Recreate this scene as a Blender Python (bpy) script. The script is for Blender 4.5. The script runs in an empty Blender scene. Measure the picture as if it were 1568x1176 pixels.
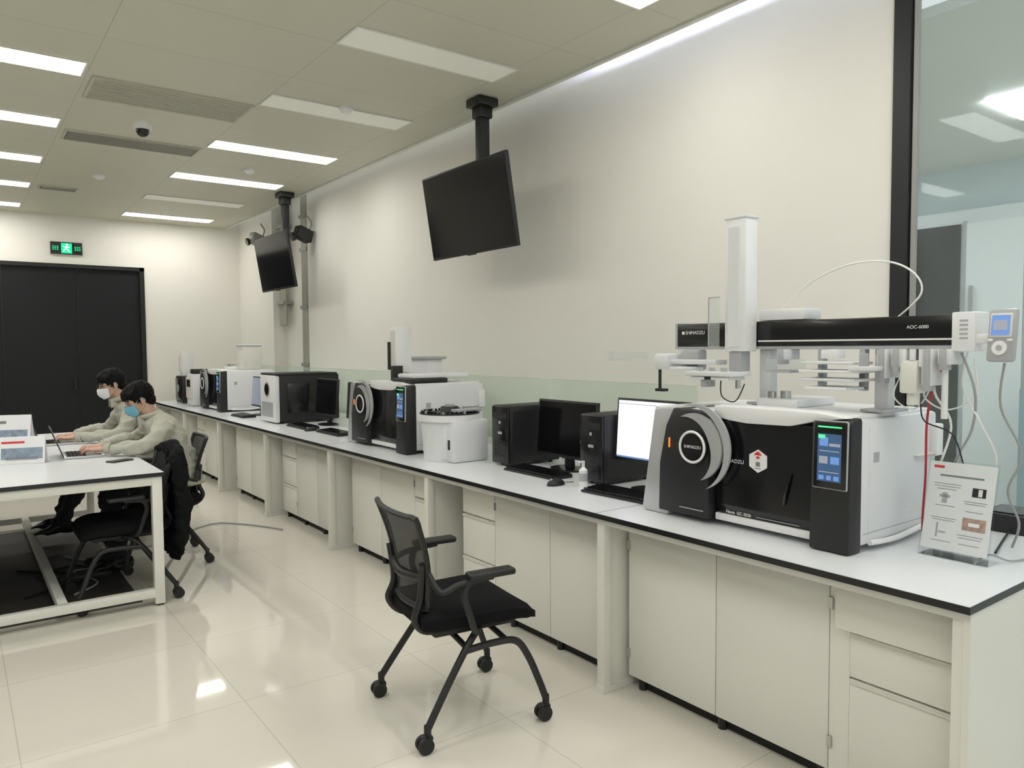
import bpy, bmesh, math, random
from mathutils import Vector, Matrix, Euler, noise
random.seed(3)
V=Vector
scene=bpy.context.scene
# ---------------------------------------------------------------- materials
def mat(name,col,rough=0.5,metal=0.0,emit=None,es=0.0,spec=0.5,nz=0.0,nscale=40,bump=0.0,coat=0.0):
    m=bpy.data.materials.new(name); m.use_nodes=True
    nt=m.node_tree; b=nt.nodes['Principled BSDF']
    b.inputs['Base Color'].default_value=(*col,1)
    b.inputs['Roughness'].default_value=rough
    b.inputs['Metallic'].default_value=metal
    b.inputs['Specular IOR Level'].default_value=spec
    b.inputs['Coat Weight'].default_value=coat
    if emit:
        b.inputs['Emission Color'].default_value=(*emit,1); b.inputs['Emission Strength'].default_value=es
    if nz>0 or bump>0:
        tc=nt.nodes.new('ShaderNodeTexCoord'); n=nt.nodes.new('ShaderNodeTexNoise')
        n.inputs['Scale'].default_value=nscale; n.inputs['Detail'].default_value=3
        nt.links.new(tc.outputs['Object'],n.inputs['Vector'])
        if nz>0:
            mx=nt.nodes.new('ShaderNodeMix'); mx.data_type='RGBA'
            mx.inputs[6].default_value=(*[c*(1-nz) for c in col],1)
            mx.inputs[7].default_value=(*[min(1,c*(1+nz)) for c in col],1)
            nt.links.new(n.outputs['Fac'],mx.inputs[0]); nt.links.new(mx.outputs[2],b.inputs['Base Color'])
        if bump>0:
            bp=nt.nodes.new('ShaderNodeBump'); bp.inputs['Strength'].default_value=bump; bp.inputs['Distance'].default_value=0.01
            nt.links.new(n.outputs['Fac'],bp.inputs['Height']); nt.links.new(bp.outputs['Normal'],b.inputs['Normal'])
    return m
def tiled(name,c1,c2,mort,w,h,ms,rough,off=(0,0),spec=0.5):
    m=mat(name,c1,rough,spec=spec); nt=m.node_tree; b=nt.nodes['Principled BSDF']
    tc=nt.nodes.new('ShaderNodeTexCoord'); mp=nt.nodes.new('ShaderNodeMapping'); mp.inputs['Location'].default_value=(off[0],off[1],0)
    br=nt.nodes.new('ShaderNodeTexBrick'); br.offset=0; br.inputs['Scale'].default_value=1
    br.inputs['Color1'].default_value=(*c1,1); br.inputs['Color2'].default_value=(*c2,1); br.inputs['Mortar'].default_value=(*mort,1)
    br.inputs['Mortar Size'].default_value=ms; br.inputs['Brick Width'].default_value=w; br.inputs['Row Height'].default_value=h
    br.inputs['Mortar Smooth'].default_value=0.1
    nt.links.new(tc.outputs['Object'],mp.inputs['Vector']); nt.links.new(mp.outputs['Vector'],br.inputs['Vector'])
    nt.links.new(br.outputs['Color'],b.inputs['Base Color'])
    return m
def glassmat(name,tint,haze=0.0,amp=.45,base=.03,hcol=(.85,.9,.88)):
    m=bpy.data.materials.new(name); m.use_nodes=True; nt=m.node_tree; nt.nodes.clear()
    o=nt.nodes.new('ShaderNodeOutputMaterial'); t=nt.nodes.new('ShaderNodeBsdfTransparent'); t.inputs[0].default_value=(*tint,1)
    g=nt.nodes.new('ShaderNodeBsdfGlossy'); g.inputs['Roughness'].default_value=0.02
    lw=nt.nodes.new('ShaderNodeLayerWeight'); lw.inputs[0].default_value=.5
    p=nt.nodes.new('ShaderNodeMath'); p.operation='POWER'; p.inputs[1].default_value=4
    q=nt.nodes.new('ShaderNodeMath'); q.operation='MULTIPLY_ADD'; q.inputs[1].default_value=amp; q.inputs[2].default_value=base
    nt.links.new(lw.outputs['Facing'],p.inputs[0]); nt.links.new(p.outputs[0],q.inputs[0])
    mx=nt.nodes.new('ShaderNodeMixShader'); nt.links.new(q.outputs[0],mx.inputs[0]); nt.links.new(t.outputs[0],mx.inputs[1]); nt.links.new(g.outputs[0],mx.inputs[2])
    last=mx
    if haze>0:
        d=nt.nodes.new('ShaderNodeBsdfDiffuse'); d.inputs[0].default_value=(*hcol,1)
        m2=nt.nodes.new('ShaderNodeMixShader'); m2.inputs[0].default_value=haze
        nt.links.new(mx.outputs[0],m2.inputs[1]); nt.links.new(d.outputs[0],m2.inputs[2]); last=m2
    nt.links.new(last.outputs[0],o.inputs[0]); return m
def netmat(name,col,op):
    m=bpy.data.materials.new(name); m.use_nodes=True; nt=m.node_tree; b=nt.nodes['Principled BSDF']; b.inputs['Base Color'].default_value=(*col,1); b.inputs['Roughness'].default_value=.8
    o=nt.nodes['Material Output']; t=nt.nodes.new('ShaderNodeBsdfTransparent'); mx=nt.nodes.new('ShaderNodeMixShader'); mx.inputs[0].default_value=op
    nt.links.new(t.outputs[0],mx.inputs[1]); nt.links.new(b.outputs[0],mx.inputs[2]); nt.links.new(mx.outputs[0],o.inputs[0]); return m

M_wall=mat('wall_paint',(.83,.81,.745),.75,nz=.015,nscale=3)
M_wallL=mat('grey_wall',(.40,.41,.41),.7,nz=.02)
M_floor=tiled('floor_tile',(.75,.72,.63),(.77,.74,.65),(.62,.59,.50),.8,.8,.0028,.045,(-.15,0),spec=.8)
M_ceil=tiled('ceiling_panels',(.60,.59,.485),(.61,.60,.495),(.46,.45,.37),1.08,.68,.003,.5,(-.75,-.05))
M_trim=mat('trim_white',(.75,.74,.68),.5)
M_black=mat('black_paint',(.012,.012,.013),.45)
M_door=mat('black_door',(.008,.009,.011),.5,nz=.1,spec=.3)
M_doorf=mat('door_frame',(.005,.005,.005),.4)
M_cab=mat('cabinet_white',(.80,.79,.725),.35,nz=.01)
M_cab2=mat('cabinet_panel',(.72,.705,.64),.4,nz=.01)
M_top=mat('countertop_white',(.78,.80,.82),.28,nz=.01)
M_edge=mat('countertop_black_edge',(.01,.01,.012),.3)
M_gap=mat('dark_gap',(.02,.02,.018),.8)
M_shade=mat('painted_floor_shade',(.055,.050,.045),.45,nz=.2,nscale=8)  # shade on the floor under the table, painted as a dark colour
M_steel=mat('steel',(.55,.55,.53),.3,.9)
M_inst=mat('instrument_white',(.74,.75,.76),.38,nz=.01)
M_inst2=mat('instrument_grey',(.42,.43,.44),.35)
M_silver=mat('instrument_silver',(.52,.53,.54),.28,.35)
M_gblack=mat('gloss_black',(.007,.007,.008),.22,coat=.1)
M_mblack=mat('matte_black_plastic',(.013,.013,.014),.5)
M_fab=mat('black_fabric',(.008,.008,.009),.9,bump=.3,nscale=300,spec=.15)
M_net=netmat('black_mesh',(.010,.010,.011),.88)
M_rub=mat('caster_rubber',(.012,.012,.012),.6)
M_scr=mat('screen_off',(.005,.005,.006),.12,spec=.35)
M_scron=mat('screen_white',(.5,.5,.6),.3,emit=(.84,.84,.97),es=1.05)
M_scrgrey=mat('screen_grey',(.1,.12,.15),.2,emit=(.30,.33,.38),es=.6)
M_scrblue=mat('screen_blue',(.02,.05,.1),.2,emit=(.05,.10,.20),es=.8)
M_uibl=mat('ui_blue',(.1,.2,.5),.3,emit=(.14,.26,.52),es=.7)
M_uigrey=mat('ui_grey',(.3,.3,.35),.3,emit=(.35,.4,.47),es=.4)
M_green=mat('led_green',(.1,.6,.2),.3,emit=(.05,.9,.25),es=1.2)
M_exit=mat('exit_green',(.0,.4,.15),.3,emit=(.0,.75,.25),es=1.2)
M_exitw=mat('exit_white',(.7,1,.8),.3,emit=(.75,1,.8),es=1.5)
M_orange=mat('led_orange',(.8,.25,.05),.3,emit=(1,.25,.03),es=.8)
M_red=mat('red_label',(.65,.04,.03),.4)
M_redc=mat('red_cable',(.5,.02,.03),.4)
M_wht=mat('white_plastic',(.82,.82,.82),.4)
M_paper=mat('paper',(.86,.86,.86),.6)
M_ink=mat('ink_grey',(.22,.22,.24),.6)
M_pic=mat('photo_print',(.45,.30,.25),.5,nz=.5,nscale=60)
M_pic2=mat('photo_print_blue',(.25,.32,.40),.5,nz=.6,nscale=30)
M_acry=glassmat('acrylic',(.975,.985,.985),amp=.3,base=.015)
M_glass=glassmat('glass_greenish',(.92,.97,.935),haze=.10,amp=.12,base=.02,hcol=(.78,.85,.79))
M_glassb=glassmat('glass_blueish',(.93,.97,.975),haze=.05,amp=.25,base=.010)
M_hazy=glassmat('clear_plastic',(.95,.96,.96),haze=.16,amp=.3)
M_lite=mat('led_panel',(1,1,1),.5,emit=(1,.98,.935),es=14.5)
M_cove=mat('cove_led',(1,1,1),.5,emit=(.62,.68,1),es=30.0)
M_liteoff=mat('led_panel_off',(.78,.78,.70),.5,emit=(1,.98,.85),es=.10)  # unlit panels, with a faint glow put in to whiten them
M_lamp2=mat('corridor_led',(1,1,1),.5,emit=(.95,1,1),es=20.0)
M_bluewall=mat('corridor_wall',(.60,.67,.69),.6)
M_bluedk=mat('corridor_lower',(.27,.38,.43),.5)
M_grille=mat('vent_dark',(.17,.17,.14),.6)
M_grey=mat('grey_metal',(.32,.32,.30),.5,.2)
M_conduit=mat('galvanised',(.42,.42,.36),.5,.4)
M_cabl=mat('grey_cable',(.35,.35,.35),.5)
M_tube=mat('white_tube',(.85,.85,.82),.4)
M_skin=mat('skin',(.58,.36,.26),.55,nz=.05,nscale=25)
M_hair=mat('hair_black',(.005,.0045,.0045),.65,spec=.15)
M_jack=mat('work_jacket',(.47,.465,.39),.9,nz=.10,nscale=16,bump=.35,spec=.2)
M_seam=mat('jacket_seam',(.33,.33,.28),.9)
M_trou=mat('dark_trousers',(.014,.014,.018),.85,bump=.2)
M_shoe=mat('black_shoe',(.012,.012,.012),.35)
M_maskb=mat('surgical_mask_blue',(.20,.50,.63),.8)
M_maskw=mat('mask_white',(.80,.82,.84),.8)
M_eye=mat('eye_white',(.65,.65,.63),.2)

# ---------------------------------------------------------------- mesh builder
def cr(pts,n=6,closed=False):
    pts=[V(p) for p in pts]; out=[]; N=len(pts)
    rng=range(N if closed else N-1)
    for i in rng:
        if closed: p0,p1,p2,p3=[pts[(i+k)%N] for k in (-1,0,1,2)]
        else:
            p0=pts[max(i-1,0)];p1=pts[i];p2=pts[i+1];p3=pts[min(i+2,N-1)]
        for j in range(n):
            t=j/n
            out.append(.5*((2*p1)+(p2-p0)*t+(2*p0-5*p1+4*p2-p3)*t*t+(3*p1-p0-3*p2+p3)*t**3))
    if not closed: out.append(pts[-1])
    return out
def ringtube(bm,pts,ra,rb=None,side=None,seg=10,closed=False):
    pts=[V(p) for p in pts]; n=len(pts)
    if not hasattr(ra,'__len__'): ra=[ra]*n
    if rb is None: rb=ra
    elif not hasattr(rb,'__len__'): rb=[rb]*n
    rings=[]; s=None
    for i in range(n):
        if closed: t=(pts[(i+1)%n]-pts[i-1])
        else: t=(pts[min(i+1,n-1)]-pts[max(i-1,0)])
        t.normalize()
        if side is not None: s0=V(side)
        elif s is None: s0=V((0,0,1)) if abs(t.z)<.9 else V((1,0,0))
        else: s0=s
        s=(s0-t*s0.dot(t)).normalized(); nn=t.cross(s)
        rings.append([bm.verts.new(pts[i]+s*ra[i]*math.cos(2*math.pi*k/seg)+nn*rb[i]*math.sin(2*math.pi*k/seg)) for k in range(seg)])
    m=n if closed else n-1
    for i in range(m):
        a=rings[i];b=rings[(i+1)%n]
        for k in range(seg):
            bm.faces.new((a[k],a[(k+1)%seg],b[(k+1)%seg],b[k]))
    if not closed:
        bm.faces.new(rings[0][::-1]); bm.faces.new(rings[-1])
def ball(bm,c,r,u=16,v=10,M=None):
    if not hasattr(r,'__len__'): r=(r,r,r)
    T=Matrix.Translation(V(c))@(M if M is not None else Matrix())@Matrix.Diagonal((*r,1))
    bmesh.ops.create_uvsphere(bm,u_segments=u,v_segments=v,radius=1,matrix=T)
class MB:
    def __init__(s): s.bm=bmesh.new(); s.mats=[]
    def add(s,b,m,M=None):
        if m not in s.mats: s.mats.append(m)
        i=s.mats.index(m)
        for f in b.faces: f.material_index=i
        if M is not None: b.transform(M)
        me=bpy.data.meshes.new('t'); b.to_mesh(me); b.free(); s.bm.from_mesh(me); bpy.data.meshes.remove(me)
    def box(s,c,sz,m,rot=None,bev=0,seg=2,M=None):
        b=bmesh.new(); bmesh.ops.create_cube(b,size=1,matrix=Matrix.Diagonal((*sz,1)))
        if bev>0: bmesh.ops.bevel(b,geom=b.edges[:],offset=min(bev,min(sz)*.49),segments=seg,affect='EDGES',profile=.5)
        T=Matrix.Translation(V(c))
        if rot: T=T@Euler(rot).to_matrix().to_4x4()
        if M is not None: T=M@T
        s.add(b,m,T)
    def bx(s,x0,x1,y0,y1,z0,z1,m,bev=0,M=None):
        s.box(((x0+x1)/2,(y0+y1)/2,(z0+z1)/2),(abs(x1-x0),abs(y1-y0),abs(z1-z0)),m,bev=bev,M=M)
    def cyl(s,p1,p2,r1,m,r2=None,seg=24,M=None):
        b=bmesh.new(); r2=r1 if r2 is None else r2
        ringtube(b,[p1,p2],[r1,r2],seg=seg); s.add(b,m,M)
    def tube(s,pts,r,m,n=6,seg=8,closed=False,smooth=True,M=None):
        b=bmesh.new(); ringtube(b,cr(pts,n,closed) if smooth else pts,r,seg=seg,closed=closed); s.add(b,m,M)
    def sph(s,c,r,m,M=None,u=16,v=10):
        b=bmesh.new(); ball(b,c,r,u,v); s.add(b,m,M)
    def prism(s,poly,ax,a0,a1,m,bev=0,M=None):
        b=bmesh.new()
        def P(p,a):
            if ax=='x': return (a,p[0],p[1])
            if ax=='y': return (p[0],a,p[1])
            return (p[0],p[1],a)
        v0=[b.verts.new(P(p,a0)) for p in poly]; v1=[b.verts.new(P(p,a1)) for p in poly]; n=len(poly)
        b.faces.new(v0); b.faces.new(v1[::-1])
        for i in range(n): b.faces.new((v0[i],v1[i],v1[(i+1)%n],v0[(i+1)%n]))
        bmesh.ops.recalc_face_normals(b,faces=b.faces[:])
        if bev>0: bmesh.ops.bevel(b,geom=b.edges[:],offset=bev,segments=2,affect='EDGES',profile=.5)
        s.add(b,m,M)
    def sector(s,cy,cz,r0,r1,a0,a1,x0,x1,m,n=28,r1b=None):
        pts=[]
        for i in range(n+1):
            a=math.radians(a0+(a1-a0)*i/n); pts.append((cy+r1*math.cos(a),cz+r1*math.sin(a)))
        for i in range(n,-1,-1):
            a=math.radians(a0+(a1-a0)*i/n)
            k=math.sin(math.pi*i/n) if r1b else 0
            r=r0 if not r1b else r1-(r1-r0)*k-.0005
            pts.append((cy+r*math.cos(a),cz+r*math.sin(a)))
        s.prism(pts,'x',x0,x1,m)
    def text(s,txt,size,M,m,ext=.0004,align='CENTER'):
        cu=bpy.data.curves.new('t','FONT'); cu.body=txt; cu.size=size; cu.extrude=ext; cu.align_x=align; cu.align_y='CENTER'
        o=bpy.data.objects.new('t',cu); scene.collection.objects.link(o); bpy.context.view_layer.update()
        me=bpy.data.meshes.new_from_object(o.evaluated_get(bpy.context.evaluated_depsgraph_get()))
        b=bmesh.new(); b.from_mesh(me); bpy.data.objects.remove(o); bpy.data.curves.remove(cu); bpy.data.meshes.remove(me)
        s.add(b,m,M)
    def obj(s,name,loc=(0,0,0),rz=0,parent=None,ang=35,recalc=False):
        me=bpy.data.meshes.new(name)
        if recalc: bmesh.ops.recalc_face_normals(s.bm,faces=s.bm.faces[:])
        s.bm.to_mesh(me); s.bm.free()
        for m in s.mats: me.materials.append(m)
        me.polygons.foreach_set('use_smooth',[True]*len(me.polygons))
        me.set_sharp_from_angle(angle=math.radians(ang))
        o=bpy.data.objects.new(name,me); scene.collection.objects.link(o)
        o.location=loc; o.rotation_euler=(0,0,rz)
        if parent: o.parent=parent
        return o
def faceM(x,y,z):
    return Matrix(((0,0,-1,x),(-1,0,0,y),(0,1,0,z),(0,0,0,1)))
def simple(name,x0,x1,y0,y1,z0,z1,m):
    b=MB(); b.bx(x0,x1,y0,y1,z0,z1,m); return b.obj(name)

# ---------------------------------------------------------------- room
CZ=3.25; WX=3.47; YB=11.4; XC=3.27
simple('floor',-5,7.3,-3,YB+.1,-.1,0,M_floor)
simple('ceiling',-5,XC,-3,YB,CZ,CZ+.05,M_ceil)
b=MB(); b.bx(XC-.02,XC+.012,-3,YB,CZ-.012,CZ+.055,M_trim); b.obj('trim_1')
simple('trim_2',3.0,3.7,-3,YB,3.60,3.64,M_trim)
simple('wall_right',WX,WX+.12,1.735,8.75,0,3.6,M_wall)
simple('wall_right_recess',WX+.18,WX+.30,8.63,10.1,0,3.6,M_wall)
simple('wall_right_recess_side',WX+.12,WX+.18,8.63,8.75,0,3.6,M_wall)
simple('wall_right_end',WX,WX+.18,9.98,YB,0,3.6,M_wall)
simple('wall_back',2.172,WX+.3,YB,YB+.1,0,3.6,M_wall)
simple('wall_back_header',-1.1,2.172,YB,YB+.1,2.622,3.6,M_wall)
simple('wall_back_left',-5,-1.1,YB,YB+.1,0,3.6,M_wall)
simple('wall_left',-5.1,-5,-3,YB+.1,0,3.6,M_wallL)
b=MB()
b.bx(-1.1,2.17,YB+.03,YB+.09,0.001,2.62,M_door)
b.bx(2.11,2.17,YB-.02,YB+.03,0.001,2.62,M_doorf); b.bx(-1.1,2.17,YB-.02,YB+.03,2.57,2.62,M_doorf); b.bx(-1.1,-1.04,YB-.02,YB+.03,0.001,2.62,M_doorf)
for x in (-.3,.53,1.36): b.bx(x-.004,x+.004,YB+.02,YB+.032,0.001,2.57,M_doorf)
b.box((1.30,YB+.01,1.05),(.02,.05,.16),M_gblack); b.obj('door_1')
b=MB(); b.bx(3.14,3.17,-2.5,3.75,3.302,3.33,M_cove); b.obj('cove_light_strip')
b=MB(); b.bx(3.45,3.468,1.66,1.735,0,3.6,M_black); b.bx(3.468,3.50,1.655,1.70,0,3.6,M_doorf); b.bx(3.452,3.47,1.625,1.645,0,3.6,M_grey); b.obj('trim_3')
simple('window_1',3.475,3.485,-3,1.65,0,3.6,M_glassb)
simple('wall_corridor',7.2,7.3,-3,6,0,3.3,M_bluewall)
simple('wall_corridor_end',3.8,7.2,5.5,5.6,0,3.3,M_bluewall)
simple('ceiling_corridor',3.78,7.2,-3,5.5,3.05,3.10,M_trim)
b=MB(); b.bx(5.35,5.95,1.72,2.10,3.03,3.048,M_lamp2); b.obj('corridor_ceiling_light')
b=MB(); b.bx(5.2,5.8,-.8,-.2,3.03,3.048,M_lamp2); b.obj('corridor_ceiling_light')  # out of view, added to light the corridor
b=MB(); b.bx(5.2,5.8,4.0,4.6,3.03,3.048,M_lamp2); b.obj('corridor_ceiling_light')  # hidden behind the wall, added as extra corridor light
b=MB()
b.bx(7.10,7.195,2.36,3.50,0.001,2.66,M_inst); b.bx(7.085,7.11,2.95,3.40,0.001,2.54,M_gblack); b.bx(7.08,7.11,2.46,2.90,0.001,2.54,M_wht)
b.bx(7.078,7.085,2.44,2.455,0.001,2.56,M_inst2); b.bx(7.078,7.085,2.90,2.925,0.001,2.56,M_inst2)
b.bx(7.04,7.08,2.84,2.86,1.7,2.0,M_steel); b.obj('door_2')
simple('corridor_low_cabinet',6.6,7.19,-.5,2.3,0.001,1.15,M_bluedk)

def clight(x0,x1,y,on):
    b=MB(); b.bx(x0,x1,y-.13,y+.13,CZ-.006,CZ-.001,M_lite if on else M_liteoff)
    b.bx(x0-.012,x0,y-.142,y+.142,CZ-.008,CZ-.001,M_trim); b.bx(x1,x1+.012,y-.142,y+.142,CZ-.008,CZ-.001,M_trim)
    b.bx(x0,x1,y-.142,y-.13,CZ-.008,CZ-.001,M_trim); b.bx(x0,x1,y+.13,y+.142,CZ-.008,CZ-.001,M_trim)
    b.obj('ceiling_light')
for y,on in ((2.66,1),(3.98,0),(5.33,0),(6.72,1),(8.12,1),(9.46,0),(10.80,1),(1.1,1),(-.4,1)): clight(1.84,2.92,y,on)
for y in (-.4,1.1,2.65,4.05,5.42,6.80,8.18,9.50,10.85): clight(-.40,.72,y,1)
for y in (1.1,4.05,6.8,9.5): clight(-2.6,-1.5,y,1)
M_ceilv=mat('vent_frame',(.54,.53,.43),.5)
M_ventl=mat('vent_light',(.50,.49,.40),.6)
def vent(x0,x1,y0,y1,m,nm,n):
    b=MB(); b.bx(x0,x1,y0,y1,CZ-.010,CZ-.001,m)
    for k in range(n):
        y=y0+(y1-y0)*(k+.5)/n; b.box(((x0+x1)/2,y,CZ-.014),(x1-x0-.02,(y1-y0)/n*.35,.006),M_conduit if m is M_grille else M_ceilv)
    b.bx(x0-.015,x1+.015,y0-.015,y0,CZ-.014,CZ-.001,M_ceilv);b.bx(x0-.015,x1+.015,y1,y1+.015,CZ-.014,CZ-.001,M_ceilv)
    b.bx(x0-.015,x0,y0,y1,CZ-.014,CZ-.001,M_ceilv);b.bx(x1,x1+.015,y0,y1,CZ-.014,CZ-.001,M_ceilv)
    b.obj(nm)
vent(.80,1.80,6.96,7.25,M_grille,'air_vent',9)
vent(.80,1.80,5.53,5.98,M_ventl,'air_vent',10)
vent(.82,1.15,9.45,9.6,M_grille,'air_vent',4)
b=MB(); b.cyl((0,0,-.0002),(0,0,-.05),.07,M_wht,r2=.065); b.sph((0,0,-.055),(.05,.05,.05),M_gblack); b.obj('dome_camera',(1.25,6.45,CZ))
for p in ((2.37,5.18),(1.25,8.6),(2.4,7.5)):
    b=MB(); b.cyl((0,0,-.0005),(0,0,-.02),.055,M_wht); b.cyl((0,0,-.02),(0,0,-.04),.045,M_wht,r2=.03); b.obj('smoke_detector',(*p,CZ))
# exit sign
b=MB()
b.bx(1.07,1.43,YB-.035,YB-.002,2.74,2.90,M_black,bev=.004); b.bx(1.065,1.435,YB-.03,YB-.004,2.735,2.75,M_steel)
b.bx(1.19,1.31,YB-.038,YB-.034,2.755,2.885,M_exit)
y=YB-.041
b.sph((1.255,y,2.868),(.012,.003,.012),M_exitw)
for pts in (((1.25,y,2.852),(1.245,y,2.815)),((1.245,y,2.815),(1.222,y,2.80),(1.215,y,2.775)),((1.245,y,2.815),(1.268,y,2.795),(1.285,y,2.775)),((1.25,y,2.848),(1.225,y,2.835),(1.21,y,2.845)),((1.25,y,2.848),(1.272,y,2.83),(1.285,y,2.84))):
    b.tube(pts,.006,M_exitw,n=2,smooth=False)
for x in (1.10,1.125,1.15,1.35,1.375,1.40):
    for z in (2.80,2.82,2.84): b.bx(x-.008,x+.008,YB-.038,YB-.034,z-.005,z+.004,M_exit)
b.obj('exit_sign')
# recess conduits and wall devices
b=MB()
for yy,zb in ((8.82,.85),(8.88,.85),(8.94,.85)): b.cyl((WX+.02,yy,zb),(WX+.02,yy,3.5),.024,M_conduit)
for z in (1.3,2.0,2.7,3.1): b.box((WX+.06,8.88,z),(.14,.22,.04),M_grey)
b.bx(WX+.05,WX+.08,8.76,9.0,.85,3.5,M_ceilv)
for yy in (9.74,9.82,9.90): b.cyl((WX+.08,yy,1.8),(WX+.08,yy,3.5),.024,M_conduit)
for z in (2.1,2.6,3.1): b.box((WX+.10,9.82,z),(.13,.24,.04),M_grey)
b.obj('wall_conduit')
def spk(loc,m):
    b=MB(); b.box((0,0,0),(.20,.13,.15),m,rot=(0,.3,.3),bev=.02); b.cyl((-.11,0,-.03),(-.14,0,-.04),.05,M_gblack); b.box((.08,0,.02),(.12,.05,.05),M_grey); b.tube([(.08,0,.06),(.1,0,.14),(.05,0,.22)],.010,M_grey); b.obj('wall_speaker',loc)
spk((WX-.145,8.50,2.82),M_mblack); spk((WX-.14,10.15,2.95),M_grey)
# ---------------------------------------------------------------- televisions
def tv(yc,zc=2.46,xc=2.94):
    b=MB(); T=Matrix.Translation((xc,yc,zc))@Euler((0,math.radians(-9),math.radians(0))).to_matrix().to_4x4()
    W,H=1.06,.61
    b.box((0,0,0),(.03,W,H),M_mblack,bev=.006,M=T); b.box((.03,0,-.02),(.05,W*.7,H*.6),M_mblack,bev=.02,M=T)
    b.bx(-.0165,-.0150,-W/2+.012,W/2-.012,-H/2+.02,H/2-.012,M_scr,M=T)
    b.bx(-.022,-.012,-.05,.05,-H/2-.008,-H/2+.01,M_mblack,M=T)
    b.box((xc+.10,yc,zc+.02),(.09,.12,.30),M_black,bev=.008)
    b.box((xc+.05,yc,zc+.12),(.05,.4,.03),M_black); b.box((xc+.05,yc,zc-.1),(.05,.4,.03),M_black)
    b.box((xc+.13,yc,(zc+CZ)/2+.03),(.075,.075,CZ-zc-.07),M_black,bev=.006)
    b.box((xc+.13,yc,CZ-.031),(.17,.17,.06),M_black,bev=.012)
    b.box((xc+.13,yc,CZ-.10),(.11,.11,.08),M_black,bev=.012)
    b.obj('television')
for yc in (4.45,8.38): tv(yc)
# ---------------------------------------------------------------- laboratory bench
BX=2.20; TZ=.79
posts=[.895,2.33,3.81,5.24,6.66,8.13,9.58,11.04]
b=MB()
b.bx(BX-.025,3.40,.86,11.06,TZ-.022,TZ-.001,M_edge)
b.bx(BX-.023,3.398,.862,11.058,TZ-.0012,TZ,M_top)
for s_ in (2.33,5.24,8.13): b.bx(BX-.024,3.399,s_-.0015,s_+.0015,TZ-.001,TZ+.0003,M_gap)
b.bx(BX,BX+.05,.875,11.04,TZ-.05,TZ-.022,M_cab)
for i,y in enumerate(posts):
    b.bx(BX+.004,BX+.05,y-.022,y+.022,0.01,TZ-.022,M_cab,bev=.003)
    b.bx(BX+.05,2.98,y-.012,y+.012,0.03,TZ-.022,M_cab)
    b.bx(BX+.0,2.98,y-.024,y+.024,0.0005,.03,M_cab)
b.bx(BX,3.38,.868,.886,.005,TZ-.022,M_cab)
b.bx(3.0,3.36,.886,11.04,.001,TZ-.03,M_cab)
FX=2.335
def door(y0,y1,z0=.06,z1=.735,hinge=0):
    b.bx(FX,FX+.018,y0+.002,y1-.002,z0,z1,M_cab,bev=.002)
    if hinge:
        yy=y1 if hinge>0 else y0
        for z in (z0+.1,z1-.1): b.bx(FX-.004,FX+.002,yy-.012,yy+.004,z-.02,z+.02,M_steel)
def drawers(y0,y1,big=False):
    zs=((.06,.40),(.408,.56),(.568,.735)) if big else ((.06,.30),(.308,.545),(.553,.735))
    for k,(a,c) in enumerate(zs):
        dx=.03 if (big and k==2) else 0
        b.bx(FX-dx,FX+.018,y0+.002,y1-.002+dx*1.2,a,c,M_cab,bev=.002)
        b.bx(FX-.006-dx,FX+.004,y0+.004,y1-.004+dx*1.2,c-.012,c-.004,M_cab2)
for i in range(7):
    a,c=posts[i]+.03,posts[i+1]-.03
    if i==0: order=('w',.36),('s',.07),('d',.468),('d',.468)
    elif i==1: order=('d',.468),('d',.468),('w',.32)
    elif i in(2,): order=('w',.34),('d',.468),('d',.468)
    elif i in(3,5): order=('s',.05),('d',.455),('d',.455),('w',.34)
    else: order=('w',.30),('d',.468),('d',.468)
    y=a
    y1t=min(c,a+sum(w for _,w in order))
    b.bx(FX+.018,2.95,a,y1t,.06,TZ-.03,M_cab2)
    b.bx(FX+.05,2.95,a+.05,y1t-.05,.001,.06,M_gap)  # dark block painted in for the shadow beneath the cabinets
    for k in range(4):
        yy=a+.05+(y1t-a-.1)*k/3; b.cyl((FX+.04,yy,0.0005),(FX+.04,yy,.06),.018,M_black,seg=10)
    dn=0
    for t,w in order:
        e=min(y+w,c)
        if t=='d': door(y,e,hinge=(-1 if dn==0 else 1)); dn+=1
        elif t=='w': drawers(y,e,big=(i==0))
        else: b.bx(FX+.004,FX+.018,y,e,.06,TZ-.03,M_cab)
        y+=w
b.obj('laboratory_bench')
# low glass screen
b=MB()
y=2.55
while y<10.7:
    b.bx(3.10,3.106,y+.004,y+1.19,TZ+.012,1.29,M_glass); b.bx(3.098,3.108,y+.004,y+1.19,1.288,1.292,M_hazy)
    for yy in (y+.15,y+1.05): b.box((3.103,yy,TZ+.022),(.03,.05,.043),M_steel,bev=.003)
    y+=1.2
b.obj('bench_glass_screen')

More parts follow.
